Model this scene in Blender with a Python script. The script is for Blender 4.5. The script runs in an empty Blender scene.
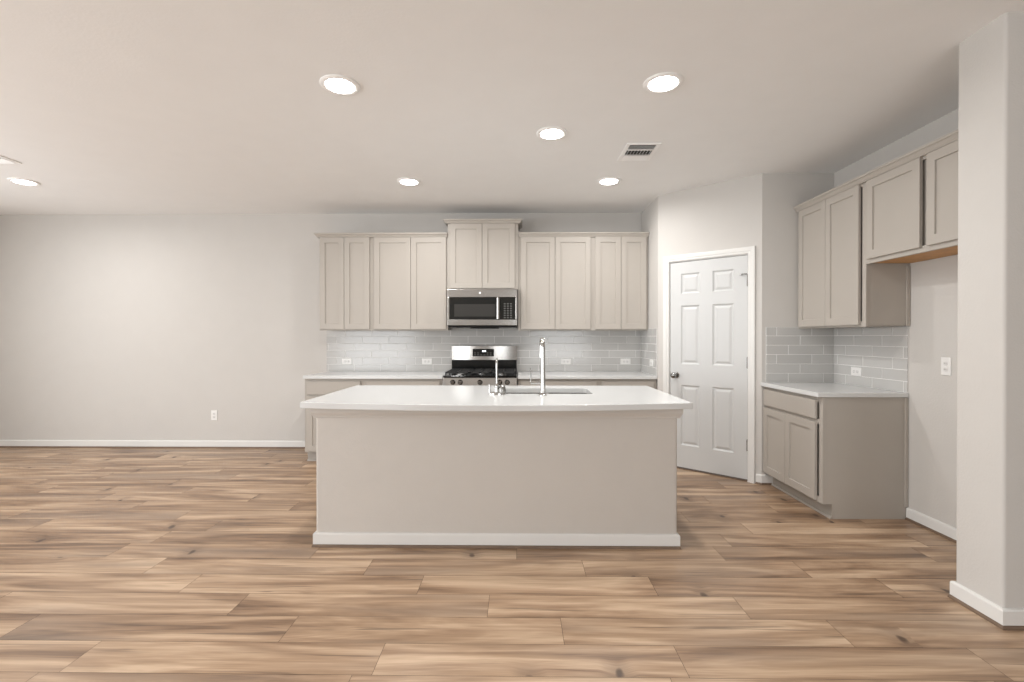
import bpy, bmesh, math, random
from mathutils import Vector, Matrix
S = bpy.context.scene
C = S.collection
PI = math.pi
random.seed(7)

# ------------------------------------------------------------------ camera
cam_d = bpy.data.cameras.new('camera')
cam = bpy.data.objects.new('camera', cam_d); C.objects.link(cam)
cam.location = (0, 0, 1.3003)
cam.rotation_euler = (PI/2 - 0.0047, 0, 0.0131)
cam_d.sensor_width = 36
cam_d.lens = 483.2/1024*36
cam_d.shift_y = -1.22/1024
cam_d.clip_start = 0.05
S.camera = cam

# ------------------------------------------------------------------ world, daylight, exposure
w = bpy.data.worlds.new('daylight'); S.world = w; w.use_nodes = True
w.node_tree.nodes['Background'].inputs[0].default_value = (1.0, 0.975, 0.945, 1)
w.node_tree.nodes['Background'].inputs[1].default_value = 0.5
S.view_settings.view_transform = 'Standard'
S.view_settings.look = 'None'
S.view_settings.gamma = 1
S.view_settings.use_curve_mapping = False
S.view_settings.exposure = 0.18

def window_light(name, loc, rot, sx, sy, power, col=(0.945, 0.975, 1.0)):
    d = bpy.data.lights.new(name, 'AREA'); d.shape = 'RECTANGLE'; d.size = sx; d.size_y = sy
    d.energy = power; d.color = col
    o = bpy.data.objects.new(name, d); C.objects.link(o); o.location = loc; o.rotation_euler = rot
    return o
# daylight coming in through the openings of the left wall and of the wall behind the camera
window_light('daylight_left_front', (-6.36, -0.6, 1.35), (0, -PI/2-.3, 0), 2.1, 2.6, 126)
window_light('daylight_left_back', (-6.36, 2.9, 1.35), (0, -PI/2-.2, 0), 2.1, 2.2, 56)
window_light('daylight_rear_left', (-4.3, -3.56, 1.25), (PI/2+.45, 0, 0), 2.2, 2.3, 98)
window_light('daylight_rear_right', (1.25, -3.56, 1.25), (PI/2+.45, 0, 0), 1.6, 2.3, 54)

CEIL_LIGHT_POWER = 12.5
H = 2.75      # ceiling
BACK = 5.64   # back wall

# ------------------------------------------------------------------ materials
def mat(name):
    m = bpy.data.materials.new(name); m.use_nodes = True
    nt = m.node_tree; b = nt.nodes['Principled BSDF']
    return m, nt, b
def N(nt, t, **kw):
    n = nt.nodes.new(t)
    for k, v in kw.items(): setattr(n, k, v)
    return n
def L(nt, a, b): nt.links.new(a, b)
def plain(name, col, rough=0.5, metal=0.0, spec=0.5, noise=0.02, nscale=6.0, bump=0.0, bscale=200.0, bdist=0.001):
    """painted / solid surface with a faint procedural unevenness"""
    m, nt, b = mat(name)
    b.inputs['Roughness'].default_value = rough
    b.inputs['Metallic'].default_value = metal
    b.inputs['Specular IOR Level'].default_value = spec
    tc = N(nt, 'ShaderNodeTexCoord')
    n = N(nt, 'ShaderNodeTexNoise'); n.inputs['Scale'].default_value = nscale; n.inputs['Detail'].default_value = 3
    L(nt, tc.outputs['Object'], n.inputs['Vector'])
    mx = N(nt, 'ShaderNodeMix', data_type='RGBA')
    mx.inputs['A'].default_value = (*[c*(1-noise) for c in col], 1)
    mx.inputs['B'].default_value = (*[min(1, c*(1+noise)) for c in col], 1)
    L(nt, n.outputs['Fac'], mx.inputs['Factor'])
    L(nt, mx.outputs['Result'], b.inputs['Base Color'])
    if bump:
        n2 = N(nt, 'ShaderNodeTexNoise'); n2.inputs['Scale'].default_value = bscale; n2.inputs['Detail'].default_value = 2
        L(nt, tc.outputs['Object'], n2.inputs['Vector'])
        bp = N(nt, 'ShaderNodeBump'); bp.inputs['Strength'].default_value = bump; bp.inputs['Distance'].default_value = bdist
        L(nt, n2.outputs['Fac'], bp.inputs['Height']); L(nt, bp.outputs['Normal'], b.inputs['Normal'])
    return m

M = {}
M['wall'] = plain('wall_paint', (0.588, 0.566, 0.537), 0.75, spec=0.25, bump=0.35, bscale=95, bdist=0.0025)
M['ceiling'] = plain('ceiling_paint', (0.88, 0.876, 0.868), 0.9, spec=0.15, bump=0.25, bscale=60, bdist=0.003)
M['island'] = plain('shaded_wall_paint', (0.570, 0.536, 0.497), 0.75, spec=0.25, bump=0.35, bscale=95, bdist=0.0025)  # wall paint darkened slightly; the island's weaker light is put into the colour
M['cabinet'] = plain('cabinet_paint', (0.437, 0.402, 0.360), 0.45, spec=0.35)
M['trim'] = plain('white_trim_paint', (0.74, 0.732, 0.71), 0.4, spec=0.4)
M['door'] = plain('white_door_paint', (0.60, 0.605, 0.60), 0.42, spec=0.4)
M['quartz'] = plain('white_quartz', (0.65, 0.655, 0.65), 0.16, spec=0.5, noise=0.015, nscale=40)
M['grout'] = plain('pale_grout', (0.80, 0.79, 0.775), 0.85)
M['plastic'] = plain('white_plastic', (0.80, 0.79, 0.77), 0.35)
M['ring'] = plain('white_lamp_ring', (0.92, 0.915, 0.905), 0.4)
M['slot'] = plain('dark_slot', (0.10, 0.095, 0.09), 0.5)
M['outlet_face'] = plain('outlet_face', (0.70, 0.69, 0.67), 0.4)
M['raw_wood'] = plain('raw_plywood', (0.56, 0.30, 0.12), 0.6, noise=0.25, nscale=14)
M['shoe'] = plain('brown_shoe_moulding', (0.17, 0.115, 0.078), 0.5, noise=0.3, nscale=10)
M['black'] = plain('black_enamel', (0.010, 0.010, 0.010), 0.12, spec=0.3)
M['black_matte'] = plain('black_cast_iron', (0.02, 0.02, 0.02), 0.5)
M['grille_dark'] = plain('dark_duct', (0.05, 0.048, 0.044), 0.8)
M['chrome'] = plain('polished_chrome', (0.52, 0.515, 0.505), 0.06, metal=1.0)
M['nickel'] = plain('satin_nickel', (0.30, 0.295, 0.285), 0.25, metal=1.0)
M['screen'] = plain('dark_glass', (0.016, 0.016, 0.015), 0.06, spec=0.25)
M['screen_grey'] = plain('perforated_screen', (0.035, 0.033, 0.030), 0.4, spec=0.2)
M['button'] = plain('grey_button', (0.11, 0.107, 0.10), 0.4)
M['badge'] = plain('silver_badge', (0.85, 0.85, 0.84), 0.3, metal=0.3)
M['toe'] = plain('toe_kick_paint', (0.40, 0.365, 0.325), 0.5)

def steel():
    m, nt, b = mat('brushed_steel')
    b.inputs['Metallic'].default_value = 1.0
    tc = N(nt, 'ShaderNodeTexCoord'); mp = N(nt, 'ShaderNodeMapping')
    mp.inputs['Scale'].default_value = (2, 90, 90)
    n = N(nt, 'ShaderNodeTexNoise'); n.inputs['Scale'].default_value = 4; n.inputs['Detail'].default_value = 4
    L(nt, tc.outputs['Object'], mp.inputs['Vector']); L(nt, mp.outputs['Vector'], n.inputs['Vector'])
    mr = N(nt, 'ShaderNodeMapRange'); mr.inputs['To Min'].default_value = 0.16; mr.inputs['To Max'].default_value = 0.28
    L(nt, n.outputs['Fac'], mr.inputs['Value']); L(nt, mr.outputs['Result'], b.inputs['Roughness'])
    mx = N(nt, 'ShaderNodeMix', data_type='RGBA')
    mx.inputs['A'].default_value = (0.36, 0.347, 0.33, 1); mx.inputs['B'].default_value = (0.46, 0.446, 0.425, 1)
    L(nt, n.outputs['Fac'], mx.inputs['Factor']); L(nt, mx.outputs['Result'], b.inputs['Base Color'])
    return m
M['steel'] = steel()

def tile():
    m, nt, b = mat('grey_gloss_tile')
    b.inputs['Roughness'].default_value = 0.14
    tc = N(nt, 'ShaderNodeTexCoord')
    n = N(nt, 'ShaderNodeTexNoise'); n.inputs['Scale'].default_value = 5; n.inputs['Detail'].default_value = 2
    L(nt, tc.outputs['Object'], n.inputs['Vector'])
    at = N(nt, 'ShaderNodeAttribute', attribute_name='tone')
    add = N(nt, 'ShaderNodeMath', operation='ADD'); L(nt, at.outputs['Fac'], add.inputs[0])
    ml = N(nt, 'ShaderNodeMath', operation='MULTIPLY'); ml.inputs[1].default_value = 0.5
    L(nt, n.outputs['Fac'], ml.inputs[0]); L(nt, ml.outputs[0], add.inputs[1])
    mx = N(nt, 'ShaderNodeMix', data_type='RGBA')
    mx.inputs['A'].default_value = (0.475, 0.467, 0.452, 1); mx.inputs['B'].default_value = (0.545, 0.537, 0.519, 1)
    L(nt, add.outputs[0], mx.inputs['Factor']); L(nt, mx.outputs['Result'], b.inputs['Base Color'])
    return m
M['tile'] = tile()

def emit(name, col, strength):
    m, nt, b = mat(name)
    b.inputs['Base Color'].default_value = (*col, 1)
    b.inputs['Emission Color'].default_value = (*col, 1)
    b.inputs['Emission Strength'].default_value = strength
    return m
M['lens'] = emit('lit_lens', (1.0, 0.98, 0.95), 10.0)
M['digits'] = emit('lit_digits', (0.9, 0.97, 1.0), 1.6)

def floor_mat():
    m, nt, b = mat('plank_wood')
    geo = N(nt, 'ShaderNodeNewGeometry')
    at = N(nt, 'ShaderNodeAttribute', attribute_name='plank')      # r tone, g / b shift of the grain
    sep = N(nt, 'ShaderNodeSeparateColor'); L(nt, at.outputs['Color'], sep.inputs[0])
    cmb = N(nt, 'ShaderNodeCombineXYZ')
    for o, i in (('Green', 0), ('Blue', 1), ('Red', 2)):
        k = N(nt, 'ShaderNodeMath', operation='MULTIPLY'); k.inputs[1].default_value = 37.0
        L(nt, sep.outputs[o], k.inputs[0]); L(nt, k.outputs[0], cmb.inputs[i])
    pos = N(nt, 'ShaderNodeVectorMath', operation='ADD')
    L(nt, geo.outputs['Position'], pos.inputs[0]); L(nt, cmb.outputs[0], pos.inputs[1])
    def mapped(sc, src=pos.outputs[0]):
        v = N(nt, 'ShaderNodeVectorMath', operation='MULTIPLY'); v.inputs[1].default_value = sc
        L(nt, src, v.inputs[0]); return v.outputs[0]
    def noise(vec, scale, detail, dist=0.0, rough=0.55):
        n = N(nt, 'ShaderNodeTexNoise'); n.inputs['Scale'].default_value = scale
        n.inputs['Detail'].default_value = detail; n.inputs['Distortion'].default_value = dist
        n.inputs['Roughness'].default_value = rough
        L(nt, vec, n.inputs['Vector']); return n.outputs['Fac']
    def mth(op, a, bb, clamp=False):
        k = N(nt, 'ShaderNodeMath', operation=op); k.use_clamp = clamp
        for i, q in enumerate((a, bb)):
            if q is None: continue
            if isinstance(q, (int, float)): k.inputs[i].default_value = q
            else: L(nt, q, k.inputs[i])
        return k.outputs[0]
    def rng(v, a, bb, c=0.0, d=1.0):
        k = N(nt, 'ShaderNodeMapRange'); k.interpolation_type = 'SMOOTHSTEP'
        for nm, q in (('From Min', a), ('From Max', bb), ('To Min', c), ('To Max', d)): k.inputs[nm].default_value = q
        L(nt, v, k.inputs['Value']); return k.outputs['Result']
    # knots: sparse Voronoi cells, squeezed along the plank
    vo = N(nt, 'ShaderNodeTexVoronoi', voronoi_dimensions='2D'); vo.inputs['Scale'].default_value = 1.0
    wob = N(nt, 'ShaderNodeTexNoise'); wob.inputs['Scale'].default_value = 9; L(nt, pos.outputs[0], wob.inputs['Vector'])
    wv = N(nt, 'ShaderNodeVectorMath', operation='SCALE'); wv.inputs['Scale'].default_value = 0.16; L(nt, wob.outputs['Color'], wv.inputs[0])
    kv = N(nt, 'ShaderNodeVectorMath', operation='ADD'); L(nt, mapped((3.0, 1.7, 0.0)), kv.inputs[0]); L(nt, wv.outputs[0], kv.inputs[1])
    L(nt, kv.outputs[0], vo.inputs['Vector'])
    vs = N(nt, 'ShaderNodeSeparateColor'); L(nt, vo.outputs['Color'], vs.inputs[0])
    has = mth('GREATER_THAN', vs.outputs['Red'], 0.74)
    core = mth('MULTIPLY', rng(vo.outputs['Distance'], 0.02, 0.085, 1, 0), has)
    halo = mth('MULTIPLY', rng(vo.outputs['Distance'], 0.03, 0.26, 1, 0), has)
    # grain bends round the knots
    bend = N(nt, 'ShaderNodeCombineXYZ'); L(nt, mth('MULTIPLY', halo, 0.022), bend.inputs[1])
    gp = N(nt, 'ShaderNodeVectorMath', operation='ADD'); L(nt, pos.outputs[0], gp.inputs[0]); L(nt, bend.outputs[0], gp.inputs[1])
    broad = noise(mapped((0.8, 6.5, 1.0), gp.outputs[0]), 1.0, 4, 1.1)
    mid = noise(mapped((1.5, 34.0, 1.0), gp.outputs[0]), 1.0, 4, 0.3)
    fine = noise(mapped((7.0, 150.0, 1.0), gp.outputs[0]), 1.0, 2)
    t = mth('ADD', mth('MULTIPLY', broad, 0.95), mth('MULTIPLY', mid, 0.42))
    t = mth('ADD', t, mth('MULTIPLY', fine, 0.12))
    t = mth('ADD', t, mth('MULTIPLY', mth('SUBTRACT', sep.outputs['Red'], 0.5), 0.09))
    ramp = N(nt, 'ShaderNodeValToRGB'); cr = ramp.color_ramp
    stops = [(0.52, (0.140, 0.080, 0.044)), (0.655, (0.290, 0.182, 0.109)), (0.775, (0.418, 0.281, 0.178)), (0.93, (0.600, 0.438, 0.298))]
    cr.elements[0].position, cr.elements[0].color = stops[0][0], (*stops[0][1], 1)
    cr.elements[1].position, cr.elements[1].color = stops[-1][0], (*stops[-1][1], 1)
    for p_, c_ in stops[1:-1]:
        e = cr.elements.new(p_); e.color = (*c_, 1)
    L(nt, t, ramp.inputs[0])
    # greyish weathered bands
    gr = rng(noise(mapped((0.6, 5.0, 1.0)), 1.0, 2), 0.50, 0.72, 0, 0.55)
    mx = N(nt, 'ShaderNodeMix', data_type='RGBA'); mx.inputs['B'].default_value = (0.262, 0.192, 0.142, 1)
    L(nt, gr, mx.inputs['Factor']); L(nt, ramp.outputs[0], mx.inputs['A'])
    # dark cracks / streaks
    ck = rng(noise(mapped((1.1, 34.0, 1.0), gp.outputs[0]), 1.0, 3, 0.8), 0.61, 0.72, 0, 0.65)
    m2 = N(nt, 'ShaderNodeMix', data_type='RGBA'); m2.inputs['B'].default_value = (0.110, 0.066, 0.042, 1)
    L(nt, ck, m2.inputs['Factor']); L(nt, mx.outputs['Result'], m2.inputs['A'])
    m3 = N(nt, 'ShaderNodeMix', data_type='RGBA'); m3.inputs['B'].default_value = (0.060, 0.032, 0.020, 1)
    kf = mth('MAXIMUM', mth('MULTIPLY', core, 0.9), mth('MULTIPLY', mth('MULTIPLY', halo, mid), 0.55))
    L(nt, kf, m3.inputs['Factor']); L(nt, m2.outputs['Result'], m3.inputs['A'])
    L(nt, m3.outputs['Result'], b.inputs['Base Color'])
    L(nt, rng(mid, 0.3, 0.7, 0.30, 0.42), b.inputs['Roughness'])
    b.inputs['Specular IOR Level'].default_value = 0.55
    bp = N(nt, 'ShaderNodeBump'); bp.inputs['Strength'].default_value = 0.12; bp.inputs['Distance'].default_value = 0.001
    L(nt, fine, bp.inputs['Height']); L(nt, bp.outputs['Normal'], b.inputs['Normal'])
    return m
M['floor'] = floor_mat()
M['seam'] = plain('plank_seam', (0.10, 0.07, 0.05), 0.8)

# ------------------------------------------------------------------ mesh helpers
class MB:
    def __init__(s): s.bm = bmesh.new()
    def box(s, x0, x1, y0, y1, z0, z1):
        v = [s.bm.verts.new((x, y, z)) for z in (z0, z1) for y in (y0, y1) for x in (x0, x1)]
        for q in ((0, 2, 3, 1), (4, 5, 7, 6), (0, 1, 5, 4), (2, 6, 7, 3), (0, 4, 6, 2), (1, 3, 7, 5)):
            s.bm.faces.new([v[i] for i in q])
        return s
    def loops(s, rings, cap0=True, cap1=True, closed=True):
        """skin a list of equal-length rings of points"""
        R = [[s.bm.verts.new(p) for p in r] for r in rings]
        n = len(R[0])
        for a, b in zip(R[:-1], R[1:]):
            for i in range(n if closed else n-1):
                j = (i+1) % n
                s.bm.faces.new((a[i], a[j], b[j], b[i]))
        if cap0: s.bm.faces.new(list(reversed(R[0])))
        if cap1: s.bm.faces.new(R[-1])
        return s
    def lathe(s, prof, at=(0, 0, 0), axis='Z', n=24, caps=(True, True)):
        rings = []
        for r, h in prof:
            ring = []
            for i in range(n):
                a = 2*PI*i/n; x, y = r*math.cos(a), r*math.sin(a)
                p = {'Z': (x, y, h), 'Y': (x, h, y), 'X': (h, x, y)}[axis]
                ring.append((p[0]+at[0], p[1]+at[1], p[2]+at[2]))
            rings.append(ring)
        return s.loops(rings, *caps)
    def tube(s, pts, r, n=12):
        pts = [Vector(p) for p in pts]; rings = []
        rr = r if isinstance(r, (list, tuple)) else [r]*len(pts)
        up = None
        for i, p in enumerate(pts):
            t = (pts[min(i+1, len(pts)-1)] - pts[max(i-1, 0)]).normalized()
            if up is None:
                up = Vector((0, 0, 1)) if abs(t.z) < .9 else Vector((1, 0, 0))
            u = t.cross(up).normalized(); v = u.cross(t).normalized(); up = v
            rings.append([p + rr[i]*(math.cos(2*PI*k/n)*u + math.sin(2*PI*k/n)*v) for k in range(n)])
        return s.loops(rings)
    def prism(s, pts2, z0, z1):
        return s.loops([[(x, y, z0) for x, y in pts2], [(x, y, z1) for x, y in pts2]])
    def build(s, name, m, parent=None, bevel=0.0, smooth=False, seg=2, fix=True):
        if fix: bmesh.ops.recalc_face_normals(s.bm, faces=s.bm.faces)
        me = bpy.data.meshes.new(name); s.bm.to_mesh(me); s.bm.free()
        me.materials.append(m)
        if smooth:
            for p in me.polygons: p.use_smooth = True
            me.set_sharp_from_angle(angle=math.radians(38))
        o = bpy.data.objects.new(name, me); C.objects.link(o)
        if parent: o.parent = parent
        if bevel:
            bv = o.modifiers.new('bevel', 'BEVEL'); bv.width = bevel; bv.segments = seg
            bv.limit_method = 'ANGLE'; bv.angle_limit = math.radians(40); bv.harden_normals = False
        return o

def tag(o, label, cat, group=None, kind=None):
    o['label'] = label; o['category'] = cat
    if group: o['group'] = group
    if kind: o['kind'] = kind
    return o
def thing(name, label, cat, loc=(0, 0, 0), rz=0.0, group=None):
    o = bpy.data.objects.new(name, None); C.objects.link(o)
    o.empty_display_size = 0.1
    o.location = loc; o.rotation_euler = (0, 0, rz)
    return tag(o, label, cat, group)
def struct(name, mb, m, label, cat, parent=None, **kw):
    o = mb.build(name, m, parent, **kw)
    if parent is None: tag(o, label, cat, kind='structure')
    return o
def copy_thing(o, loc, label, rz=None, parent=None):
    c = o.copy(); C.objects.link(c); c.parent = parent
    if parent is None:
        c.location = loc; c['label'] = label
        if rz is not None: c.rotation_euler = (0, 0, rz)
    for ch in list(o.children): copy_thing(ch, None, None, None, c)
    return c

# ------------------------------------------------------------------ plan of the room
XL, XR, YR = -6.3, 2.784, -3.5            # left wall, kitchen right wall, rear wall
XF = 3.9                                  # right wall of the front part of the room
RX = 1.4287                               # short return wall beside the back counter
A = Vector((1.4287, 4.9618)); B = Vector((2.1529, 4.3013))   # the slanted pantry wall runs from A to B
DL = (B-A).length; DD = (B-A)/DL; DN = Vector((DD.y, -DD.x)) # DN points into the room
if DN.y > 0: DN = -DN
YP = 4.3013                               # wall facing the camera right of the pantry
QX, QY0, QY1 = 2.172, 2.188, 2.428        # wing wall end
T = 0.12

# floor: single planks over a dark underlay
ROWS = {1.8475: -1.785, 2.0425: -2.245, 2.2375: -1.365, 2.4325: -1.735, 2.6275: -2.07, 2.8225: -2.45}
PW, PL = 0.195, 1.22
bm = bmesh.new(); vals = []
y = 1.8475 - PW*28
k = 0
while y < BACK + 0.1:
    off = next((v for kk, v in ROWS.items() if abs(kk-y) < 1e-3), None)
    if off is None: off = random.uniform(0, PL)
    x = off - PL*math.ceil((off - (XL-0.1))/PL)
    while x < XF + 0.1:
        g = 0.0009
        x0, x1 = max(x+g, XL-.1), min(x+PL-g, XF+.1)
        if x1 > x0:
            vs = [bm.verts.new(p) for p in ((x0, y+g, 0), (x1, y+g, 0), (x1, y+PW-g, 0), (x0, y+PW-g, 0))]
            bm.faces.new(vs); vals.append((random.random(), random.random(), random.random()))
        x += PL
    y += PW
nf = len(vals)
vs = [bm.verts.new(p) for p in ((XL-.1, YR-.3, -.003), (XF+.1, YR-.3, -.003), (XF+.1, BACK+.12, -.003), (XL-.1, BACK+.12, -.003))]
bm.faces.new(vs)
vs2 = [bm.verts.new(p) for p in ((XL-.1, YR-.3, -.1), (XF+.1, YR-.3, -.1), (XF+.1, BACK+.12, -.1), (XL-.1, BACK+.12, -.1))]
bm.faces.new(list(reversed(vs2)))
for i in range(4): bm.faces.new((vs[i], vs2[i], vs2[(i+1) % 4], vs[(i+1) % 4]))
me = bpy.data.meshes.new('floor'); bm.to_mesh(me); bm.free()
me.materials.append(M['floor']); me.materials.append(M['seam'])
ca = me.color_attributes.new('plank', 'FLOAT_COLOR', 'CORNER')
for p in me.polygons:
    if p.index >= nf: p.material_index = 1
    c = vals[p.index] if p.index < nf else (0, 0, 0)
    for li in p.loop_indices: ca.data[li].color = (*c, 1)
o = bpy.data.objects.new('floor', me); C.objects.link(o)
tag(o, 'wood plank floor of long tan and brown boards with knots', 'floor', kind='structure')

struct('ceiling', MB().box(XL-.15, XF+.15, YR-.15, BACK+.15, H, H+.1), M['ceiling'], 'flat off-white textured ceiling with recessed lights', 'ceiling')
struct('wall_back', MB().box(XL-T, RX+T, BACK, BACK+T, -.003, H), M['wall'], 'long pale greige back wall behind the range and cabinets', 'wall')
struct('wall_return', MB().prism([(RX, BACK), (RX, A.y), (RX+T, A.y+.04), (RX+T, BACK)], -.003, H), M['wall'], 'short wall between the back counter and the pantry door', 'wall')
# slanted pantry wall with the door opening
DO0, DO1, DZ = 0.118, 0.872, 2.062
def dpt(s, off): q = A + DD*s + DN*off; return (q.x, q.y)
mb = MB()
def dseg(s0, s1, z0, z1): mb.prism([dpt(s0, 0), dpt(s1, 0), dpt(s1, -T), dpt(s0, -T)], z0, z1)
dseg(0, DO0, -.003, H); dseg(DO1, DL, -.003, H); dseg(DO0, DO1, DZ, H)
struct('wall_pantry', mb, M['wall'], 'slanted wall holding the white pantry door', 'wall')
struct('wall_nook', MB().prism([(B.x, B.y), (XR, YP), (XR, YP+T), (B.x-.02, B.y+T)], -.003, H), M['wall'], 'narrow wall facing the camera beside the right cabinets', 'wall')
struct('wall_right', MB().box(XR, XR+T, QY0+.1, YP+T, -.003, H), M['wall'], 'right kitchen wall behind the right cabinets and the empty fridge space', 'wall')
# wing wall with a rounded corner bead
r = 0.015; pts = []
for cx, cy, a0 in ((QX+r, QY0+r, PI), (QX+r, QY1-r, PI/2)):
    arc = [(cx + r*math.cos(a0 + t*PI/2*i/5), cy + r*math.sin(a0 + t*PI/2*i/5)) for t in (1,) for i in range(6)]
    pts.append(arc)
foot = list(reversed(pts[1]))[::-1]
foot = [(XF+.1, QY0)] + list(reversed(pts[0])) + list(reversed(pts[1])) + [(XF+.1, QY1)]
struct('wall_wing', MB().prism(foot, -.003, H), M['wall'], 'end of the wing wall in the right foreground with rounded corner', 'wall', smooth=True)
# parts of the room outside the frame
def wall_with_holes(name, fixed, f0, f1, lo, hi, holes, label):
    mb = MB()
    def put(a, b, z0, z1):
        if fixed == 'X': mb.box(f0, f1, a, b, z0, z1)
        else: mb.box(a, b, f0, f1, z0, z1)
    e = lo
    for a, b, z0, z1 in sorted(holes):
        put(e, a, -.003, H); put(a, b, -.003, z0); put(a, b, z1, H); e = b
    put(e, hi, -.003, H)
    struct(name, mb, M['wall'], label, 'wall')
wall_with_holes('wall_left', 'X', XL-T, XL, YR, BACK, [(-1.9, .7, .3, 2.4), (1.8, 4.0, .3, 2.4)], 'left side wall with two window openings')
wall_with_holes('wall_rear', 'Y', YR-T, YR, XL, XF+T, [(-5.45, -3.15, .05, 2.45), (.4, 2.1, .05, 2.45)], 'wall behind the camera with two openings')
struct('wall_front_right', MB().box(XF, XF+T, YR, QY0, -.003, H), M['wall'], 'side wall right of the camera', 'wall')

# baseboards: white board with eased top, brown shoe moulding below
def baseboard(n, suffix, p0, p1, nrm, label, e0=0.0, e1=0.0):
    p0 = Vector(p0); p1 = Vector(p1); nrm = Vector(nrm).normalized()
    d = (p1-p0).normalized()
    prof = [(0, .017), (.013, .017), (.013, .078), (.009, .085), (0, .088)]
    def ring(p, prof, sgn, e):
        return [((p + d*sgn*e*(u/.013) + nrm*u).x, (p + d*sgn*e*(u/.013) + nrm*u).y, z) for u, z in prof]
    mb = MB().loops([ring(p0, prof, -1, e0), ring(p1, prof, 1, e1)])
    struct('baseboard_' + suffix, mb, M['trim'], 'white baseboard ' + label, 'baseboard')
    sp = [(0, 0), (.019, 0), (.018, .008), (.014, .014), (.008, .0165), (0, .017)]
    mb = MB().loops([ring(p0, sp, -1, e0), ring(p1, sp, 1, e1)])
    struct('trim_%d' % n, mb, M['shoe'], 'brown shoe moulding ' + label, 'moulding')
baseboard(1, 'back', (XL, BACK), (-2.222, BACK), (0, -1), 'along the back wall left of the cabinets')
baseboard(2, 'pantry', (dpt(.935, 0)), (B.x, B.y), DN, 'stub right of the pantry door', 0, .006)
baseboard(3, 'nook', (B.x, YP), (2.26, YP), (0, -1), 'stub beside the right base cabinet', .006, 0)
baseboard(4, 'right', (XR, QY1), (XR, 3.484), (-1, 0), 'in the empty fridge space')
baseboard(5, 'wing_side', (QX, QY0), (QX, QY1), (-1, 0), 'on the left face of the wing wall', .013, .013)
baseboard(6, 'wing_front', (QX, QY0), (XF, QY0), (0, -1), 'on the front face of the wing wall', .013, 0)
baseboard(7, 'wing_back', (QX, QY1), (XR, QY1), (0, 1), 'on the back face of the wing wall', .013, 0)
baseboard(8, 'left', (XL, YR), (XL, BACK), (1, 0), 'along the left side wall')
baseboard(9, 'return', (1.4287+.0001, 4.9618), dpt(.056, 0), DN, 'stub left of the pantry door')

# ------------------------------------------------------------------ pantry door (structure with parts), local x along the wall, y into the wall
ang = math.atan2(DD.y, DD.x)
door = bpy.data.objects.new('door_1', None); C.objects.link(door)
door.location = (A.x, A.y, 0); door.rotation_euler = (0, 0, ang)
tag(door, 'white six-panel pantry door in the slanted wall with its casing', 'door', kind='structure')
# local +y must point into the wall (away from the room): DN = room side
def door_leaf():
    x0, x1, z0, z1 = 0.131, 0.860, 0.018, 2.044
    xs = [x0, x0+.105, x0+.105+.205, x1-.315+.002, x1-.112, x1]
    xs = [x0, .240, .424, .548, .741, x1]
    zs = [z0, .238, .832, 1.037, 1.615, 1.732, 1.930, z1]
    mb = MB(); bm = mb.bm
    y0, y1 = 0.006, 0.042
    for i in range(5):
        for j in range(7):
            a, b, c, d = xs[i], xs[i+1], zs[j], zs[j+1]
            if i in (1, 3) and j in (1, 3, 5):
                steps = [(0, 0), (.004, .005), (.014, .011), (.020, .011), (.040, .003)]
                prev = None
                for ins, dep in steps:
                    rg = [bm.verts.new(p) for p in ((a+ins, y0+dep, c+ins), (b-ins, y0+dep, c+ins), (b-ins, y0+dep, d-ins), (a+ins, y0+dep, d-ins))]
                    if prev:
                        for q in range(4): bm.faces.new((prev[q], prev[(q+1) % 4], rg[(q+1) % 4], rg[q]))
                    prev = rg
                bm.faces.new(prev)
            else:
                bm.faces.new([bm.verts.new(p) for p in ((a, y0, c), (b, y0, c), (b, y0, d), (a, y0, d))])
    bmesh.ops.remove_doubles(bm, verts=bm.verts, dist=1e-5)
    # back and edges
    bk = [bm.verts.new(p) for p in ((x0, y1, z0), (x1, y1, z0), (x1, y1, z1), (x0, y1, z1))]
    bm.faces.new(list(reversed(bk)))
    fr = [bm.verts.new(p) for p in ((x0, y0, z0), (x1, y0, z0), (x1, y0, z1), (x0, y0, z1))]
    for q in range(4): bm.faces.new((fr[(q+1) % 4], fr[q], bk[q], bk[(q+1) % 4]))
    return mb
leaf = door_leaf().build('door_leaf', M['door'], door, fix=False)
bmx = bmesh.new(); bmx.from_mesh(leaf.data); bmesh.ops.recalc_face_normals(bmx, faces=bmx.faces); bmx.to_mesh(leaf.data); bmx.free()
# jamb
mb = MB()
mb.box(DO0-.001, .128, .004, .119, -.002, DZ+.001); mb.box(.863, DO1+.001, .004, .119, -.002, DZ+.001); mb.box(.128, .863, .004, .119, 2.048, DZ+.001)
mb.box(.128, .140, .044, .056, -.002, 2.048); mb.box(.851, .863, .044, .056, -.002, 2.048)
mb.build('door_jamb', M['trim'], door)
# casing: stepped profile swept round the opening with mitres
def casing():
    mb = MB()
    prof = [(0, 0), (0, -.009), (.006, -.0125), (.020, -.013), (.026, -.0165), (.050, -.019), (.060, -.017), (.062, 0)]   # (outwards, towards the room)
    path = [(.122, -.002, -1, 0), (.122, 2.055, -1, 1), (.866, 2.055, 1, 1), (.866, -.002, 1, 0)]
    rings = []
    for x, z, ox, oz in path:
        rings.append([(x+ox*u, v, z+oz*u) for u, v in prof])
    return mb.loops(rings)
casing().build('door_casing', M['trim'], door)
MB().lathe([(.031, .0062), (.031, .001), (.027, -.003), (.011, -.004), (.010, -.034), (.018, -.040), (.027, -.050), (.029, -.060), (.025, -.070), (.014, -.076), (.004, -.077)], (.192, 0, .927), 'Y', 28).build('door_knob', M['nickel'], door, smooth=True)
MB().box(.1295, .1335, .0060, .040, .90, .957).build('latch_plate', M['nickel'], door)
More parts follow.
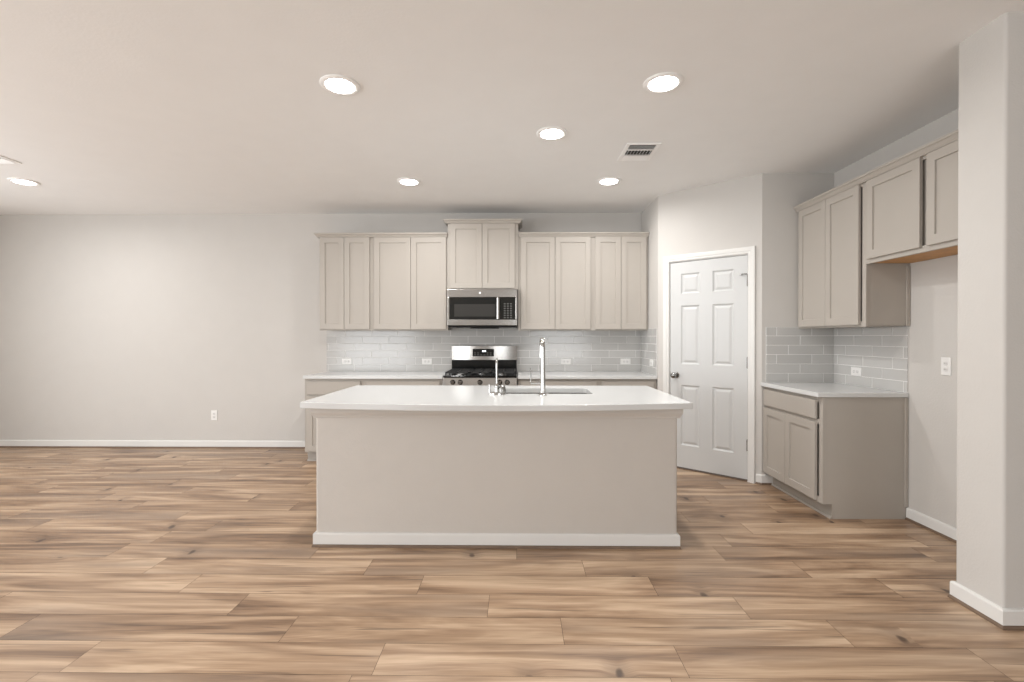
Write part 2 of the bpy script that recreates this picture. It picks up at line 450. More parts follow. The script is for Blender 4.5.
for z in (1.813, 1.072, .328):
    hb = MB().lathe([(.0075, z-.048), (.0065, z+.048)], (.8620, -.0035, 0), 'Z', 12)
    hb.lathe([(.004, z-.053), (.004, z+.055)], (.8620, -.0035, 0), 'Z', 10)
    hb.box(.853, .8615, .0030, .0065, z-.046, z+.046)
    hb.build('hinge', M['nickel'], door)
MB().tube([(.860, -.008, 1.872), (.835, -.014, 1.874), (.806, -.010, 1.874)], .004, 8).lathe([(.009, -.018), (.009, .0055)], (.806, 0, 1.874), 'Y', 12).build('door_stop', M['nickel'], door)
MB().box(.137, .854, .0, .10, -.002, .006).build('door_gap_shade', M['shoe'], door)  # dark strip standing in for the shadow line under the door

# ------------------------------------------------------------------ cabinets (local x to the right, y into the wall, front frame at y = 0)
def shaker(x0, x1, z0, z1, t=.020, fw=.058, rec=.010):
    mb = MB(); bm = mb.bm
    def ring(a, b, c, d, yy): return [(a, yy, c), (b, yy, c), (b, yy, d), (a, yy, d)]
    mb.loops([ring(x0, x1, z0, z1, 0), ring(x0, x1, z0, z1, -t+.0015), ring(x0+.0015, x1-.0015, z0+.0015, z1-.0015, -t),
              ring(x0+fw, x1-fw, z0+fw, z1-fw, -t), ring(x0+fw+.002, x1-fw-.002, z0+fw+.002, z1-fw-.002, -t+rec)])
    return mb
def slab_front(x0, x1, z0, z1, t=.020):
    mb = MB()
    def ring(a, b, c, d, yy): return [(a, yy, c), (b, yy, c), (b, yy, d), (a, yy, d)]
    return mb.loops([ring(x0, x1, z0, z1, 0), ring(x0, x1, z0, z1, -t+.003), ring(x0+.004, x1-.004, z0+.004, z1-.004, -t)])
def face_frame(mb, w_, z0, z1, cuts_x, stile=.038, rail_t=.04, rail_b=.04):
    """frame of stiles and rails in front of the box, y from 0 to .019"""
    mb.box(0, stile, 0, .019, z0, z1); mb.box(w_-stile, w_, 0, .019, z0, z1)
    mb.box(stile, w_-stile, 0, .019, z1-rail_t, z1); mb.box(stile, w_-stile, 0, .019, z0, z0+rail_b)
    return mb
def upper(label, loc, rz, w_, h_, d_, doors, zd0, zd1, group, end_right=False, raw_bottom=False, cat='cabinet', trim_end=0):
    t = thing('wall_cabinet', label, cat, loc, rz, group)
    ins = .003
    MB().box(ins, w_-ins, .019, d_, .012, h_).build('cabinet_box', M['cabinet'], t)
    face_frame(MB(), w_, 0, h_, None).build('face_frame', M['cabinet'], t, bevel=.001)
    if raw_bottom: MB().box(.012, w_-.012, .0195, d_-.004, .004, .0115).build('bottom_panel', M['raw_wood'], t)
    else: MB().box(.012, w_-.012, .0195, d_-.004, .004, .0115).build('bottom_panel', M['cabinet'], t)
    for a, b in doors: shaker(a, b, zd0, zd1).build('door', M['cabinet'], t)
    if end_right: MB().box(w_-ins-.0005, w_-ins+.009, d_-.026, d_-.001, .002, h_-.9 if raw_bottom else .43).build('scribe_strip', M['cabinet'], t, bevel=.002)
    return t
UD = 0.31            # upper depth with frame
UY = BACK - .002 - UD
UZ = 1.378; UT = 2.425
UH = UT - UZ
gb = 'upper cabinets on the back wall'
upper('leftmost upper cabinet on the back wall, two narrow doors', (-2.202, UY, UZ), 0, .589, UH, UD, [(.008, .277), (.281, .559)], .014, UH-.022, gb)
upper('wide two-door upper cabinet just left of the microwave', (-1.613, UY, UZ), 0, .836, UH, UD, [(.022, .426), (.430, .818)], .014, UH-.022, gb)
MZ = 1.828; MT = 2.575
upper('short raised upper cabinet over the microwave', (-.777, UY-.012, MZ), 0, .775, MT-MZ, UD+.012, [(.030, .378), (.382, .738)], .014, MT-MZ-.025, gb)
upper('wide two-door upper cabinet just right of the microwave', (.0, UY, UZ), 0, .821, UH, UD, [(.028, .401), (.405, .792)], .014, UH-.022, gb)
upper('rightmost upper cabinet on the back wall, against the short return wall', (.821, UY, UZ), 0, .600, UH, UD, [(.022, .303), (.307, .580)], .014, UH-.022, gb)
gr = 'upper cabinets on the right wall'
RUX = XR - .002 - UD
upper('tall two-door upper cabinet on the right wall above the tiles', (RUX, YP-.002, UZ), -PI/2, .829, UH, UD, [(.030, .398), (.402, .777)], .014, UH-.022, gr, end_right=True)
FZ = 1.822
upper('short upper cabinet over the empty fridge space, two doors and bare wood underside', (RUX, YP-.831, FZ), -PI/2, YP-.831-QY1-.004, UT-FZ, UD, [(.027, .479), (.529, .994)], .030, UT-FZ-.022, gr, raw_bottom=True)

# crown mouldings on the cabinets
def crown(name, label, path, z0):
    """path: list of (x, y, outward dx, outward dy) - profile grows outwards and up"""
    prof = [(.0003, 0), (.021, 0), (.022, .007), (.026, .010), (.036, .026), (.041, .030), (.045, .031), (.046, .046), (.0003, .046)]
    rings = [[(x+dx*u, y+dy*u, z0+v) for u, v in prof] for x, y, dx, dy in path]
    o = MB().loops(rings).build(name, M['cabinet'])
    return tag(o, label, 'moulding', 'crown mouldings on the cabinets')
crown('crown_moulding', 'crown moulding on top of the two cabinets left of the microwave', [(-2.202, BACK-.003, -1, 0), (-2.202, UY, -1, -1), (-.779, UY, 0, -1)], UT-.0205)
crown('crown_moulding', 'crown moulding on top of the raised cabinet over the microwave', [(-.777, BACK-.003, -1, 0), (-.777, UY-.012, -1, -1), (-.002, UY-.012, 1, -1), (-.002, BACK-.003, 1, 0)], MT-.0235)
crown('crown_moulding', 'crown moulding on top of the two cabinets right of the microwave', [(.002, UY, 0, -1), (RX-.004, UY, 0, -1)], UT-.0205)
crown('crown_moulding', 'long crown moulding on top of the right wall cabinets', [(RUX, YP-.003, -1, 0), (RUX, QY1+.003, -1, 0)], UT-.0205)

CT = 0.905; CB = 0.873; TK = .105
def base_cab(label, loc, rz, w_, d_, drawers, doors, group, end_right=False, end_left=False):
    t = thing('base_cabinet', label, 'cabinet', loc, rz, group)
    # side profile with the toe-kick notch, extruded across the width
    prof = [(.019, TK), (.075, TK), (.075, 0), (d_, 0), (d_, CB-.002), (.019, CB-.002)]
    mb = MB().loops([[(.003, y_, z_) for y_, z_ in prof], [(w_-.003, y_, z_) for y_, z_ in prof]])
    mb.build('cabinet_box', M['cabinet'], t)
    fb = face_frame(MB(), w_, TK, CB-.002, None)
    fb.box(.038, w_-.038, 0, .019, .672, .708)
    fb.build('face_frame', M['cabinet'], t, bevel=.001)
    for a, b in drawers: slab_front(a, b, .707, .846).build('drawer_front', M['cabinet'], t)
    for a, b in doors: shaker(a, b, .118, .685).build('door', M['cabinet'], t)
    MB().box(.0, w_, .068, .0748, .0, TK-.001).build('toe_kick', M['toe'], t)
    MB().loops([[(x_, y_, z_) for y_, z_ in ((.068, 0), (.052, 0), (.053, .008), (.058, .015), (.068, .018))] for x_ in (0, w_)]).build('shoe_strip', M['toe'], t)
    if end_right: MB().box(w_-.0035, w_+.008, d_-.022, d_-.001, .088, CB-.003).build('scribe_strip', M['cabinet'], t, bevel=.002)
    return t
BY = 4.998; BD = BACK - .002 - BY
gbb = 'base cabinets along the back wall'
base_cab('base cabinet at the left end of the back counter', (-2.222, BY, 0), 0, .613, BD, [(.026, .587)], [(.026, .587)], gbb)
base_cab('wide base cabinet just left of the range', (-1.609, BY, 0), 0, .825, BD, [(.036, .797)], [(.036, .415), (.419, .797)], gbb)
base_cab('wide base cabinet just right of the range', (-.004, BY, 0), 0, .845, BD, [(.026, .812)], [(.026, .417), (.421, .812)], gbb)
base_cab('base cabinet at the right end of the back counter beside the return wall', (.841, BY, 0), 0, .583, BD, [(.026, .556)], [(.026, .289), (.293, .556)], gbb)
RBX = XR - .002 - .603
base_cab('base cabinet on the right wall with one drawer and two doors', (RBX, YP-.002, 0), -PI/2, .814, .603, [(.012, .752)], [(.014, .358), (.362, .752)], None, end_right=True)

# countertops
def counter(label, x0, x1, y0, y1):
    o = MB().box(x0, x1, y0, y1, CB, CT).build('countertop', M['quartz'], bevel=.003)
    return tag(o, label, 'countertop', 'quartz countertops')
counter('white countertop on the back wall left of the range', -2.230, -.782, BY-.032, BACK-.002)
counter('white countertop on the back wall right of the range', -.006, RX-.002, BY-.032, BACK-.002)
counter('short white countertop on the right wall base cabinet', RBX-.040, XR-.002, YP-.826, YP-.002)

# ------------------------------------------------------------------ tiled backsplashes
def tiles(name, label, origin, du, length, z0, z1, nrm, joint0, thick=.008, row0=.080, phase=0, seg=()):
    """grout slab and separate glazed tiles; origin + du*s along the wall, nrm towards the room"""
    t = thing(name, label, 'backsplash', (0, 0, 0))
    o3 = Vector((origin[0], origin[1], 0)); du = Vector((*du, 0)); n = Vector((*nrm, 0))
    def slab(mb, s0, s1, za, zb, y0, y1, bev):
        rg = []
        for yy, i in ((y0, 0), (y1-bev, 0), (y1, bev)):
            rg.append([tuple(o3 + du*s + n*yy + Vector((0, 0, z))) for s, z in ((s0+i, za+i), (s1-i, za+i), (s1-i, zb-i), (s0+i, zb-i))])
        mb.loops(rg)
    g = MB(); slab(g, 0, length, z0, z1, .001, thick-.002, 0.0005)
    g.build('grout', M['grout'], t)
    mb = MB(); W_, gp = .308, .0048
    z = z0; r_ = 0; tones = []
    while z < z1-.004:
        zt = min(z + (row0 if r_ == 0 else .0825), z1)
        s = joint0 + [0, 1/3, 2/3][(phase + r_) % 3]*W_
        s -= W_*math.ceil(s/W_ + 1)
        while s < length:
            a, b = max(s+gp/2, 0), min(s+W_-gp/2, length)
            if b-a > .006:
                slab(mb, a, b, z+gp/2, zt-gp/2, thick-.003, thick, .0012)
                tones.append(random.random())
            s += W_
        z = zt; r_ += 1
    nfaces = len(mb.bm.faces)//len(tones)
    o = mb.build('tile_field', M['tile'], t)
    at = o.data.attributes.new('tone', 'FLOAT', 'FACE')
    for i in range(len(o.data.polygons)): at.data[i].value = tones[i//nfaces]*.5
    return t
tiles('tile_backsplash', 'grey brick-pattern tile backsplash on the back wall behind the range', (-2.247, BACK), (1, 0), RX-.001+2.247, CT+.0005, UZ+.06, (0, -1), .12, phase=2)
tiles('tile_backsplash', 'small tile backsplash on the short return wall near the pantry', (RX, BACK-.009), (0, -1), .64, CT+.0005, UZ+.018, (-1, 0), .2, phase=1)
tiles('tile_backsplash', 'tile backsplash on the nook wall facing the camera', (2.188, YP), (1, 0), XR-2.188-.001, CT+.0005, UZ+.014, (0, -1), .194, phase=0)
tiles('tile_backsplash', 'brighter tile backsplash on the right wall with one outlet', (XR, YP-.009), (0, -1), .808, CT+.0005, UZ-.0005, (-1, 0), .155, phase=0)

# ------------------------------------------------------------------ outlets
def outlet(label, loc, rz, horizontal, group):
    t = thing('wall_outlet', label, 'outlet', loc, rz, group)
    a, b = (.0585, .036) if horizontal else (.036, .0585)
    def ring(i, yy): return [(-a+i, yy, -b+i), (a-i, yy, -b+i), (a-i, yy, b-i), (-a+i, yy, b-i)]
    MB().loops([ring(0, 0), ring(0, -.003), ring(.003, -.006)]).build('cover_plate', M['plastic'], t)
    for s_ in (-1, 1):
        cx, cz = (s_*.0195, 0) if horizontal else (0, s_*.0195)
        rg = []
        for yy, k_ in ((-.0055, 1), (-.0078, 1), (-.0083, .93)):
            rg.append([(cx + k_*.0165*math.cos(q*PI/8), yy, cz + k_*.0150*max(-.85, min(.85, math.sin(q*PI/8)))) for q in range(16)])
        f = MB().loops(rg).build('receptacle', M['outlet_face'], t)
        sl = MB()
        for dx in (-.006, .006):
            if horizontal: sl.box(cx-.005, cx+.004, -.0088, -.0082, cz+dx-.0012, cz+dx+.0012)
            else: sl.box(cx+dx-.0012, cx+dx+.0012, -.0088, -.0082, cz-.004, cz+.005)
        sl.build('slot', M['slot'], f)
    MB().lathe([(.003, -.0055), (.003, -.0075)], (0, 0, 0), 'Y', 10).build('screw', M['badge'], t)
    return t
go = 'wall outlets'
outlet('horizontal outlet in the tiles at the left end of the back counter', (-2.006, BACK-.0085, 1.02), 0, True, go)
outlet('horizontal outlet in the tiles just left of the range', (-1.067, BACK-.0085, 1.02), 0, True, go)
outlet('horizontal outlet in the tiles behind the tall island faucet', (.554, BACK-.0085, 1.02), 0, True, go)
outlet('horizontal outlet in the tiles under the rightmost back cabinet', (1.245, BACK-.0085, 1.02), 0, True, go)
outlet('outlet in the tiles of the short return wall left of the pantry', (RX-.0085, 5.17, 1.03), -PI/2, True, go)
outlet('horizontal outlet in the tiles of the right wall', (XR-.0085, 4.002, 1.02), -PI/2, True, go)
outlet('upright outlet low on the bare back wall at left', (-3.579, BACK-.0005, .383), 0, False, go)
outlet('upright outlet on the bare wall of the empty fridge space', (XR-.0005, 3.178, 1.112), -PI/2, False, go)

# ------------------------------------------------------------------ kitchen island
IB = .868
IX0, IX1, IY0, IY1 = -1.2625, .982, 2.990, 3.93
isl = thing('kitchen_island', 'greige kitchen island with plain front panel and white baseboard', 'island', (-.14, 3.46, 0))
def loc(mb, o=Vector((-.14, 3.46, 0))):
    bmesh.ops.translate(mb.bm, verts=mb.bm.verts, vec=-o); return mb
# half wall wrapped round the front and both ends, rounded front corners
rr = .016
def arc(cx, cy, a0, n=5): return [(cx + rr*math.cos(a0 + PI/2*i/n), cy + rr*math.sin(a0 + PI/2*i/n)) for i in range(n+1)]
foot = arc(IX0+rr, IY0+rr, PI) + arc(IX1-rr, IY0+rr, 1.5*PI) + [(IX1, IY1-.06), (IX1-.11, IY1-.06), (IX1-.11, IY0+.12), (IX0+.11, IY0+.12), (IX0+.11, IY1-.06), (IX0, IY1-.06)]
loc(MB().prism(foot, 0, IB-.001)).build('island_wall', M['island'], isl, smooth=True)
loc(MB().box(IX0+.112, IX1-.112, IY1-.55, IY1-.019, TK, .62)).build('cabinet_box', M['cabinet'], isl)
loc(MB().box(IX0+.112, IX1-.112, IY1-.53, IY1-.09, 0, TK-.001)).build('toe_kick', M['toe'], isl)
ww = (IX1-IX0-.224-.02)/4
for i in range(4):
    a = IX0+.112+.004+i*(ww+.004)
    s_ = shaker(a, a+ww, .118, .60)
    bmesh.ops.scale(s_.bm, verts=s_.bm.verts, vec=(1, -1, 1)); bmesh.ops.translate(s_.bm, verts=s_.bm.verts, vec=(0, IY1-.018, 0))
    loc(s_).build('door', M['cabinet'], isl)
loc(MB().box(IX0+.112, IX1-.112, IY1-.045, IY1-.019, .622, IB-.001)).build('back_rail', M['cabinet'], isl)
def wrap(prof, z0):
    path = [(IX0, IY1-.06, -1, 0), (IX0, IY0, -1, -1), (IX1, IY0, 1, -1), (IX1, IY1-.06, 1, 0)]
    return MB().loops([[(x+dx*u, y+dy*u, z0+v) for u, v in prof] for x, y, dx, dy in path])
loc(wrap([(-.003, 0), (.010, 0), (.012, .003), (.012, .010), (.014, .011), (.017, .018), (.023, .027), (.026, .036), (.026, .0615), (-.003, .0615)], .803)).build('cove_moulding', M['island'], isl)
loc(wrap([(-.003, .017), (.013, .017), (.013, .078), (.009, .085), (-.003, .088)], 0)).build('baseboard_strip', M['trim'], isl)
loc(wrap([(-.003, 0), (.019, 0), (.018, .008), (.014, .014), (.008, .0165), (-.003, .017)], 0)).build('shoe_moulding', M['shoe'], isl)

# island countertop: bowed front edge, cut-out for the sink
SX0, SX1, SY0, SY1 = -.125, .527, 3.398, 3.775
IC0, IC1, ICB, ICF, BOW = -1.336, 1.056, 3.975, 2.935, .115
def island_top():
    mb = MB(); bm = mb.bm
    n = 40
    outer = [(IC0 + (IC1-IC0)*i/n, ICF - BOW*(1-(2*i/n-1)**2)) for i in range(n+1)] + [(IC1, ICB), (IC0, ICB)]
    rc = .03; hole = []
    for cx, cy, a0 in ((SX1-rc, SY1-rc, 0), (SX0+rc, SY1-rc, PI/2), (SX0+rc, SY0+rc, PI), (SX1-rc, SY0+rc, 1.5*PI)):
        hole += [(cx+rc*math.cos(a0+PI/2*i/5), cy+rc*math.sin(a0+PI/2*i/5)) for i in range(6)]
    for z in (IB, CT):
        E_ = []
        for lp in (outer, hole):
            vs = [bm.verts.new((x, y, z)) for x, y in lp]
            E_ += [bm.edges.new((vs[i], vs[(i+1) % len(vs)])) for i in range(len(vs))]
        bmesh.ops.triangle_fill(bm, use_beauty=True, use_dissolve=False, edges=E_)
    for lp in (outer, hole):
        b0 = [next(v for v in bm.verts if abs(v.co.x-x) < 1e-6 and abs(v.co.y-y) < 1e-6 and abs(v.co.z-IB) < 1e-6) for x, y in lp]
        b1 = [next(v for v in bm.verts if abs(v.co.x-x) < 1e-6 and abs(v.co.y-y) < 1e-6 and abs(v.co.z-CT) < 1e-6) for x, y in lp]
        for i in range(len(lp)):
            j = (i+1) % len(lp); bm.faces.new((b0[i], b0[j], b1[j], b1[i]))
    return mb
o = island_top().build('countertop', M['quartz'], bevel=.003)
tag(o, 'large white island countertop with a gently bowed front edge', 'countertop', 'quartz countertops')

# undermount double sink
sk = thing('kitchen_sink', 'stainless double-bowl undermount sink in the island', 'sink', (.2, 3.586, IB-.2))
def bowl(x0, x1, y0, y1, zt, dep):
    rings = []
    def rrect(i, z, rc):
        pts = []
        a, b, c, d = x0+i, x1-i, y0+i, y1-i
        for cx, cy, a0 in ((b-rc, d-rc, 0), (a+rc, d-rc, PI/2), (a+rc, c+rc, PI), (b-rc, c+rc, 1.5*PI)):
            pts += [(cx+rc*math.cos(a0+PI/2*q/4), cy+rc*math.sin(a0+PI/2*q/4), z) for q in range(5)]
        return pts
    rings = [rrect(-.012, zt, .04), rrect(0, zt, .03), rrect(.004, zt-dep+.03, .03), rrect(.012, zt-dep+.008, .03), rrect(.03, zt-dep, .03)]
    outer = [rrect(.03, zt-dep-.002, .03), rrect(.010, zt-dep+.006, .03), rrect(.002, zt-dep+.03, .03), rrect(-.002, zt-.002, .03), rrect(-.012, zt-.002, .04)]
    mb = MB()
    R = [[mb.bm.verts.new(p) for p in r_] for r_ in rings]
    O = [[mb.bm.verts.new(p) for p in r_] for r_ in outer]
    n = len(R[0])
    for G in (R, O):
        for a, b in zip(G[:-1], G[1:]):
            for i in range(n): mb.bm.faces.new((a[i], a[(i+1) % n], b[(i+1) % n], b[i]))
    mb.bm.faces.new(R[-1]); mb.bm.faces.new(O[0])
    for i in range(n): mb.bm.faces.new((R[0][i], R[0][(i+1) % n], O[-1][(i+1) % n], O[-1][i]))
    bmesh.ops.translate(mb.bm, verts=mb.bm.verts, vec=-Vector(sk.location)); return mb
for a, b in ((SX0+.002, .166), (.234, SX1-.002)):
    bw = bowl(a, b, SY0+.002, SY1-.002, IB-.0005, .19).build('basin', M['steel'], sk, smooth=True)
    MB().lathe([(.045, .0113), (.045, .014), (.038, .015), (.03, .012)], ((a+b)/2-.2, 0, 0), 'Z', 20).build('drain', M['chrome'], sk, smooth=True)

# tall faucet: column at the camera side, spout running away over the sink
fa = thing('kitchen_faucet', 'tall chrome single-lever faucet on the island', 'faucet', (.168, 3.300, CT))
MB().lathe([(.027, .0), (.027, .006), (.022, .010), (.019, .02)], n=28).build('base_ring', M['chrome'], fa, smooth=True)
arcp = [(0, 0, .018), (0, 0, .20), (0, 0, .33)] + [(0, .05-.05*math.cos(a), .33+.05*math.sin(a)) for a in [PI/2*i/8 for i in range(1, 9)]] + [(0, .10, .38), (0, .165, .378)]
MB().tube(arcp, [.0185, .0165, .0150] + [.0145]*10, 20).build('column', M['chrome'], fa, smooth=True)
sp = [(0, .160, .378)] + [(0, .165+.04*math.sin(a), .338+.04*math.cos(a)) for a in [PI/2*i/6 for i in range(0, 7)]] + [(0, .207, .25)]
MB().tube(sp, [.0155]*8 + [.0185], 18).build('spray_head', M['chrome'], fa, smooth=True)
ha = MB().tube([(-.012, 0, .088), (-.040, 0, .088), (-.082, 0, .088)], [.0135, .0125, .0115], 16).build('handle_hub', M['chrome'], fa, smooth=True)
MB().tube([(-.082, 0, .088), (-.0835, 0, .13), (-.0845, -.004, .186)], [.0048, .0042, .0036], 10).build('lever', M['nickel'], ha, smooth=True)

# small filtered-water tap left of it
bt = thing('water_tap', 'small slim chrome water tap left of the tall faucet', 'faucet', (-.150, 3.345, CT))
rg = []
for z, k_ in ((0, 1), (.012, 1), (.018, .88)):
    rg.append([(.004 + k_*.058*math.cos(q*PI/14), k_*.024*math.sin(q*PI/14), z) for q in range(28)])
MB().loops(rg).build('base_plate', M['chrome'], bt, smooth=True)
MB().lathe([(.017, .016), (.017, .035), (.014, .05), (.016, .058), (.012, .07), (.006, .076)], n=22).build('tap_body', M['chrome'], bt, smooth=True)
pts = [(0, 0, .07), (0, 0, .16), (0, 0, .215)] + [(0, .03-.03*math.cos(a), .215+.03*math.sin(a)) for a in [PI*i/10 for i in range(1, 10)]] + [(0, .06, .20)]
MB().tube(pts, [.0065, .006, .0075] + [.0075]*5 + [.006]*5, 12).build('spout', M['chrome'], bt, smooth=True)
MB().tube([(-.047, 0, .014), (-.049, 0, .04), (-.050, 0, .072)], [.010, .006, .0065], 12).build('tap_lever', M['chrome'], bt, smooth=True)
MB().lathe([(.025, .014), (.026, .03), (.024, .048), (.017, .062), (.006, .068)], (.038, 0, 0), 'Z', 22).build('cap', M['nickel'], bt, smooth=True)

# ------------------------------------------------------------------ range
rgx0, rgx1 = -.776, -.012; RW = rgx1-rgx0
ra = thing('gas_range', 'stainless gas range with black cooktop in the back counter', 'stove', (rgx0, 4.955, 0))
MB().box(.002, RW-.002, .03, .66, .03, .895).build('range_body', M['steel'], ra, bevel=.003)
MB().box(.03, RW-.03, .06, .60, 0, .0295).build('plinth', M['black'], ra)
MB().loops([[(x, y, z) for y, z in ((.03, .895), (.03, .785), (-.012, .786), (-.012, .800), (.004, .884), (.012, .8955))] for x in (.0, RW)]).build('control_panel', M['steel'], ra, bevel=.003)
MB().box(.004, RW-.004, -.004, .62, .8965, .908).build('cooktop', M['black'], ra, bevel=.004)
od = MB().box(.004, RW-.004, -.012, .0295, .235, .775).build('oven_door', M['steel'], ra, bevel=.004)
MB().box(.09, RW-.09, -.0145, -.0125, .36, .66).build('oven_window', M['screen'], od)
MB().tube([(.06, -.012, .735), (.06, -.055, .735), (.09, -.060, .735), (RW-.09, -.060, .735), (RW-.06, -.055, .735), (RW-.06, -.012, .735)], .011, 12).build('oven_handle', M['steel'], od, smooth=True)
MB().box(.004, RW-.004, -.010, .0295, .045, .225).build('storage_drawer', M['steel'], ra, bevel=.004)
for x in (.103, .180, .382, .585, .662):
    kn = MB().lathe([(.023, -.008), (.023, -.016), (.020, -.020), (.018, -.042), (.015, -.046)], (x, 0, .842), 'Y', 20).build('knob', M['steel'], ra, smooth=True)
    MB().lathe([(.0265, -.004), (.0265, -.0095)], (x, 0, .842), 'Y', 20).build('knob_ring', M['black'], kn)
# burners and cast-iron grates
for x, y_, r_ in ((.165, .17, .05), (.165, .45, .04), (.382, .31, .055), (.60, .17, .05), (.60, .45, .04)):
    bu = MB().lathe([(r_, .908), (r_, .916), (r_*.8, .920), (r_*.8, .926), (r_*.3, .928)], (x, y_, 0), 'Z', 20).build('burner', M['nickel'], ra, smooth=True)
for x0, x1 in ((.02, .268), (.276, .488), (.496, RW-.02)):
    g = MB(); z0, z1 = .930, .944
    for yy in (.03, .30, .578): g.box(x0, x1, yy, yy+.012, z0, z1)
    for xx in (x0, (x0+x1)/2-.006, x1-.012): g.box(xx, xx+.012, .03, .59, z0, z1)
    for yy in (.15, .45): g.box(x0, x1, yy, yy+.010, z0, z1)
    for xx in (x0, x1-.012):
        for yy in (.03, .30, .578): g.box(xx, xx+.012, yy, yy+.012, .9085, z0)
    g.build('grate', M['black_matte'], ra)
# backguard: black lower band, bowed steel upper panel
MB().box(.006, RW-.006, .62, .674, .896, 1.040).build('backguard_base', M['black'], ra, bevel=.003)
n = 24
front = [(.004 + (RW-.008)*i/n, .622 - .038*(1-(2*i/n-1)**2)) for i in range(n+1)]
MB().prism(front + [(RW-.004, .674), (.004, .674)], 1.0405, 1.205).build('backguard_panel', M['steel'], ra, smooth=True, bevel=.003)
ds = MB().box(.252, .497, .5815, .60, 1.085, 1.170).build('display', M['screen'], ra, bevel=.002)
MB().box(.362, .404, .5807, .5813, 1.136, 1.152).build('clock_digits', M['digits'], ds)
kb = MB()
for i in range(6):
    for j in range(2):
        if i not in (2, 3) or j == 0: kb.box(.270+i*.036, .288+i*.036, .5807, .5813, 1.097+j*.022, 1.106+j*.022)
kb.build('buttons', M['button'], ds)

# ------------------------------------------------------------------ microwave
mx0, mx1 = -.766, -.010; MW = mx1-mx0
mz = 1.408; mh = MZ-.002-mz
mi = thing('microwave', 'stainless over-the-range microwave with dark glass door', 'microwave', (mx0, 5.215, mz))
MB().box(0, MW, .02, BACK-.012-5.215, .02, mh).build('microwave_body', M['steel'], mi, bevel=.003)
def plate(x0, x1, z0, z1, y0, y1, bow=.0):
    return MB().box(x0, x1, y0, y1, z0, z1)
DW = .575
fr = MB()
fr.box(0, MW, -.012, .0195, mh-.092, mh-.004)          # top band
fr.box(0, MW, -.012, .0195, .022, .086)                # bottom band
fr.box(0, .022, -.012, .0195, .086, mh-.092)
fr.box(MW-.022, MW, -.012, .0195, .086, mh-.092)
fr.build('door_frame', M['steel'], mi, bevel=.004)
wi = MB().box(.022, DW, -.010, .0195, .0862, mh-.0922).build('door_glass', M['screen'], mi)
MB().box(.075, DW-.055, -.0112, -.0102, .118, mh-.165).build('viewing_screen', M['screen_grey'], wi)
hd = MB().loops([[(DW-.048+xx, yy, z) for xx, yy in ((0, -.014), (.008, -.040), (.022, -.046), (.036, -.040), (.042, -.014))] for z in (.088, mh-.094)])
hd.build('handle', M['steel'], mi, bevel=.003)
cp = MB().box(DW+.001, MW-.0225, -.010, .0195, .0862, mh-.0922).build('control_panel', M['screen'], mi)
bt_ = MB()
for i in range(3):
    for j in range(7):
        bt_.box(DW+.034+i*.034, DW+.054+i*.034, -.0112, -.0102, .100+j*.025, .111+j*.025)
bt_.build('keypad', M['button'], cp)
MB().lathe([(.012, -.0125), (.012, -.015), (.010, -.016)], (.352, 0, mh-.046), 'Y', 24).build('round_badge', M['badge'], mi, smooth=True)
vb = MB().box(.005, MW-.005, .0, BACK-.03-5.215, .0, .0198).build('underside', M['black'], mi, bevel=.002)
MB().loops([[(x, y_, z) for y_, z in ((.03, -.0002), (.20, -.0002), (.18, -.010), (.06, -.010))] for x in (.24, .55)]).build('grease_filter', M['black_matte'], vb)

# ------------------------------------------------------------------ ceiling fittings
def downlight(label, x, y_):
    t = thing('ceiling_light', label, 'light', (x, y_, H), 0, 'recessed ceiling lights')
    MB().lathe([(.110, -.0002), (.1105, -.005), (.104, -.010), (.088, -.011), (.078, -.006), (.077, -.001), (.090, -.0002)], n=40, caps=(True, True)).build('trim_ring', M['ring'], t, smooth=True)
    MB().lathe([(.0765, -.0015), (.0765, -.0125), (.060, -.0155), (.030, -.0170), (.004, -.0175)], n=40).build('lens', M['lens'], t, smooth=True)
    d = bpy.data.lights.new('downlight_beam', 'AREA'); d.shape = 'DISK'; d.size = .15; d.spread = math.radians(172); d.energy = CEIL_LIGHT_POWER; d.color = (1, .985, .965)
    o = bpy.data.objects.new('downlight_beam', d); C.objects.link(o); o.parent = t; o.location = (0, 0, -.020)
    return t
downlight('recessed ceiling light at front left, above the island', -1.022, 2.765)
downlight('recessed ceiling light at front right, above the island', .823, 2.765)
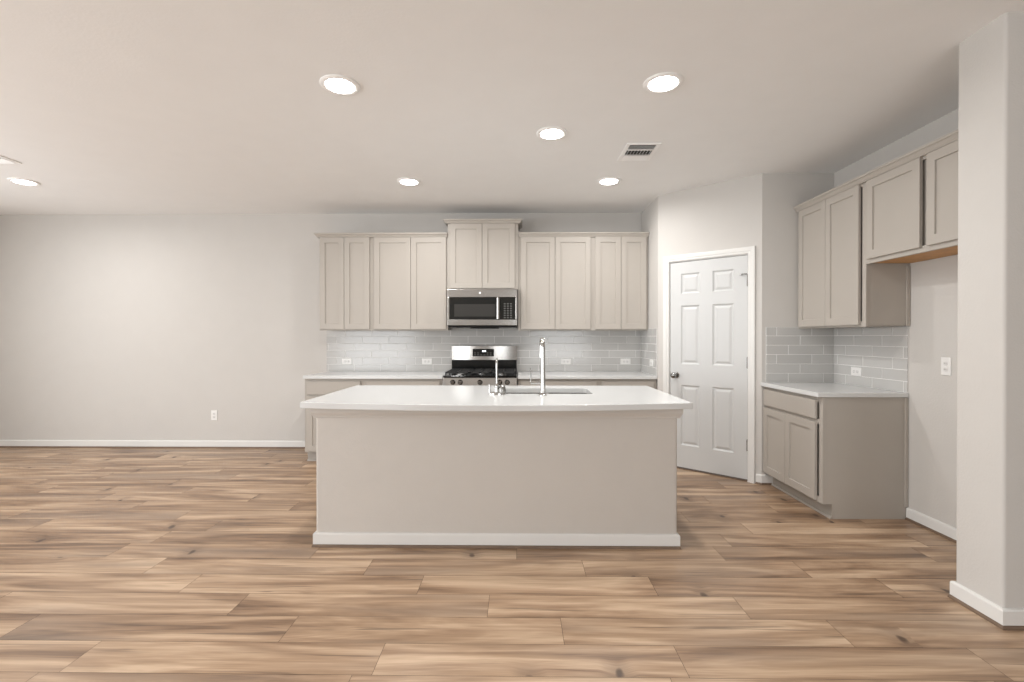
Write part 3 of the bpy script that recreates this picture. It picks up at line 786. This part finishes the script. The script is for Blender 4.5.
downlight('recessed ceiling light in the middle between front and rear pairs', .238, 3.436)
downlight('recessed ceiling light at rear left, in front of the left upper cabinets', -1.015, 4.478)
downlight('recessed ceiling light at rear right, in front of the right upper cabinets', .838, 4.490)
downlight('recessed ceiling light at the far left edge', -4.590, 4.434)

def register(label, x0, y0):
    WX, WY = .258, .356
    t = thing('ceiling_vent', label, 'vent', (x0, y0, H), 0, 'white ceiling registers')
    mb = MB(); z = -.008
    fw = .030
    mb.box(0, WX, 0, fw, z, -.0003); mb.box(0, WX, WY-fw, WY, z, -.0003)
    mb.box(0, fw, fw, WY-fw, z, -.0003); mb.box(WX-fw, WX, fw, WY-fw, z, -.0003)
    mb.build('frame', M['ring'], t, bevel=.002)
    MB().box(fw, WX-fw, fw, WY-fw, -.0022, -.0004).build('duct', M['grille_dark'], t)
    def slat(mb, along, a0, a1, c, tilt, wd=.017):
        dc, dz = wd/2*math.cos(tilt), wd/2*math.sin(tilt)
        zc = -.0105
        pr = [(c-dc, zc-dz), (c+dc, zc+dz), (c+dc, zc+dz+.0012), (c-dc, zc-dz+.0012)]
        mb.loops([[((a, q, zz) if along == 'X' else (q, a, zz)) for q, zz in pr] for a in (a0, a1)])
    b0, b1 = fw, WY-fw; s1 = b0+.085; s2 = b0+.205
    m1 = MB()
    for i in range(6): slat(m1, 'X', fw, WX-fw, b0+.010+i*.0135, .5, .009)
    m1.build('near_louvres', M['ring'], t)
    m2 = MB()
    for i in range(8): slat(m2, 'Y', s1+.008, s2-.008, fw+.014+i*.0243, 1.25, .012)
    m2.box(fw, WX-fw, s1-.002, s1+.006, -.013, -.002); m2.box(fw, WX-fw, s2-.006, s2+.002, -.013, -.002)
    m2.build('middle_louvres', M['ring'], t)
    m3 = MB()
    for i in range(6): slat(m3, 'X', fw, WX-fw, s2+.010+i*.0150, -.6, .017)
    m3.build('far_louvres', M['ring'], t)
    return t
vent = register('white ceiling vent right of the middle ceiling light', .808, 3.612)
copy_thing(vent, (-4.378, 3.612, H), 'white ceiling vent cut by the left edge of the photo')
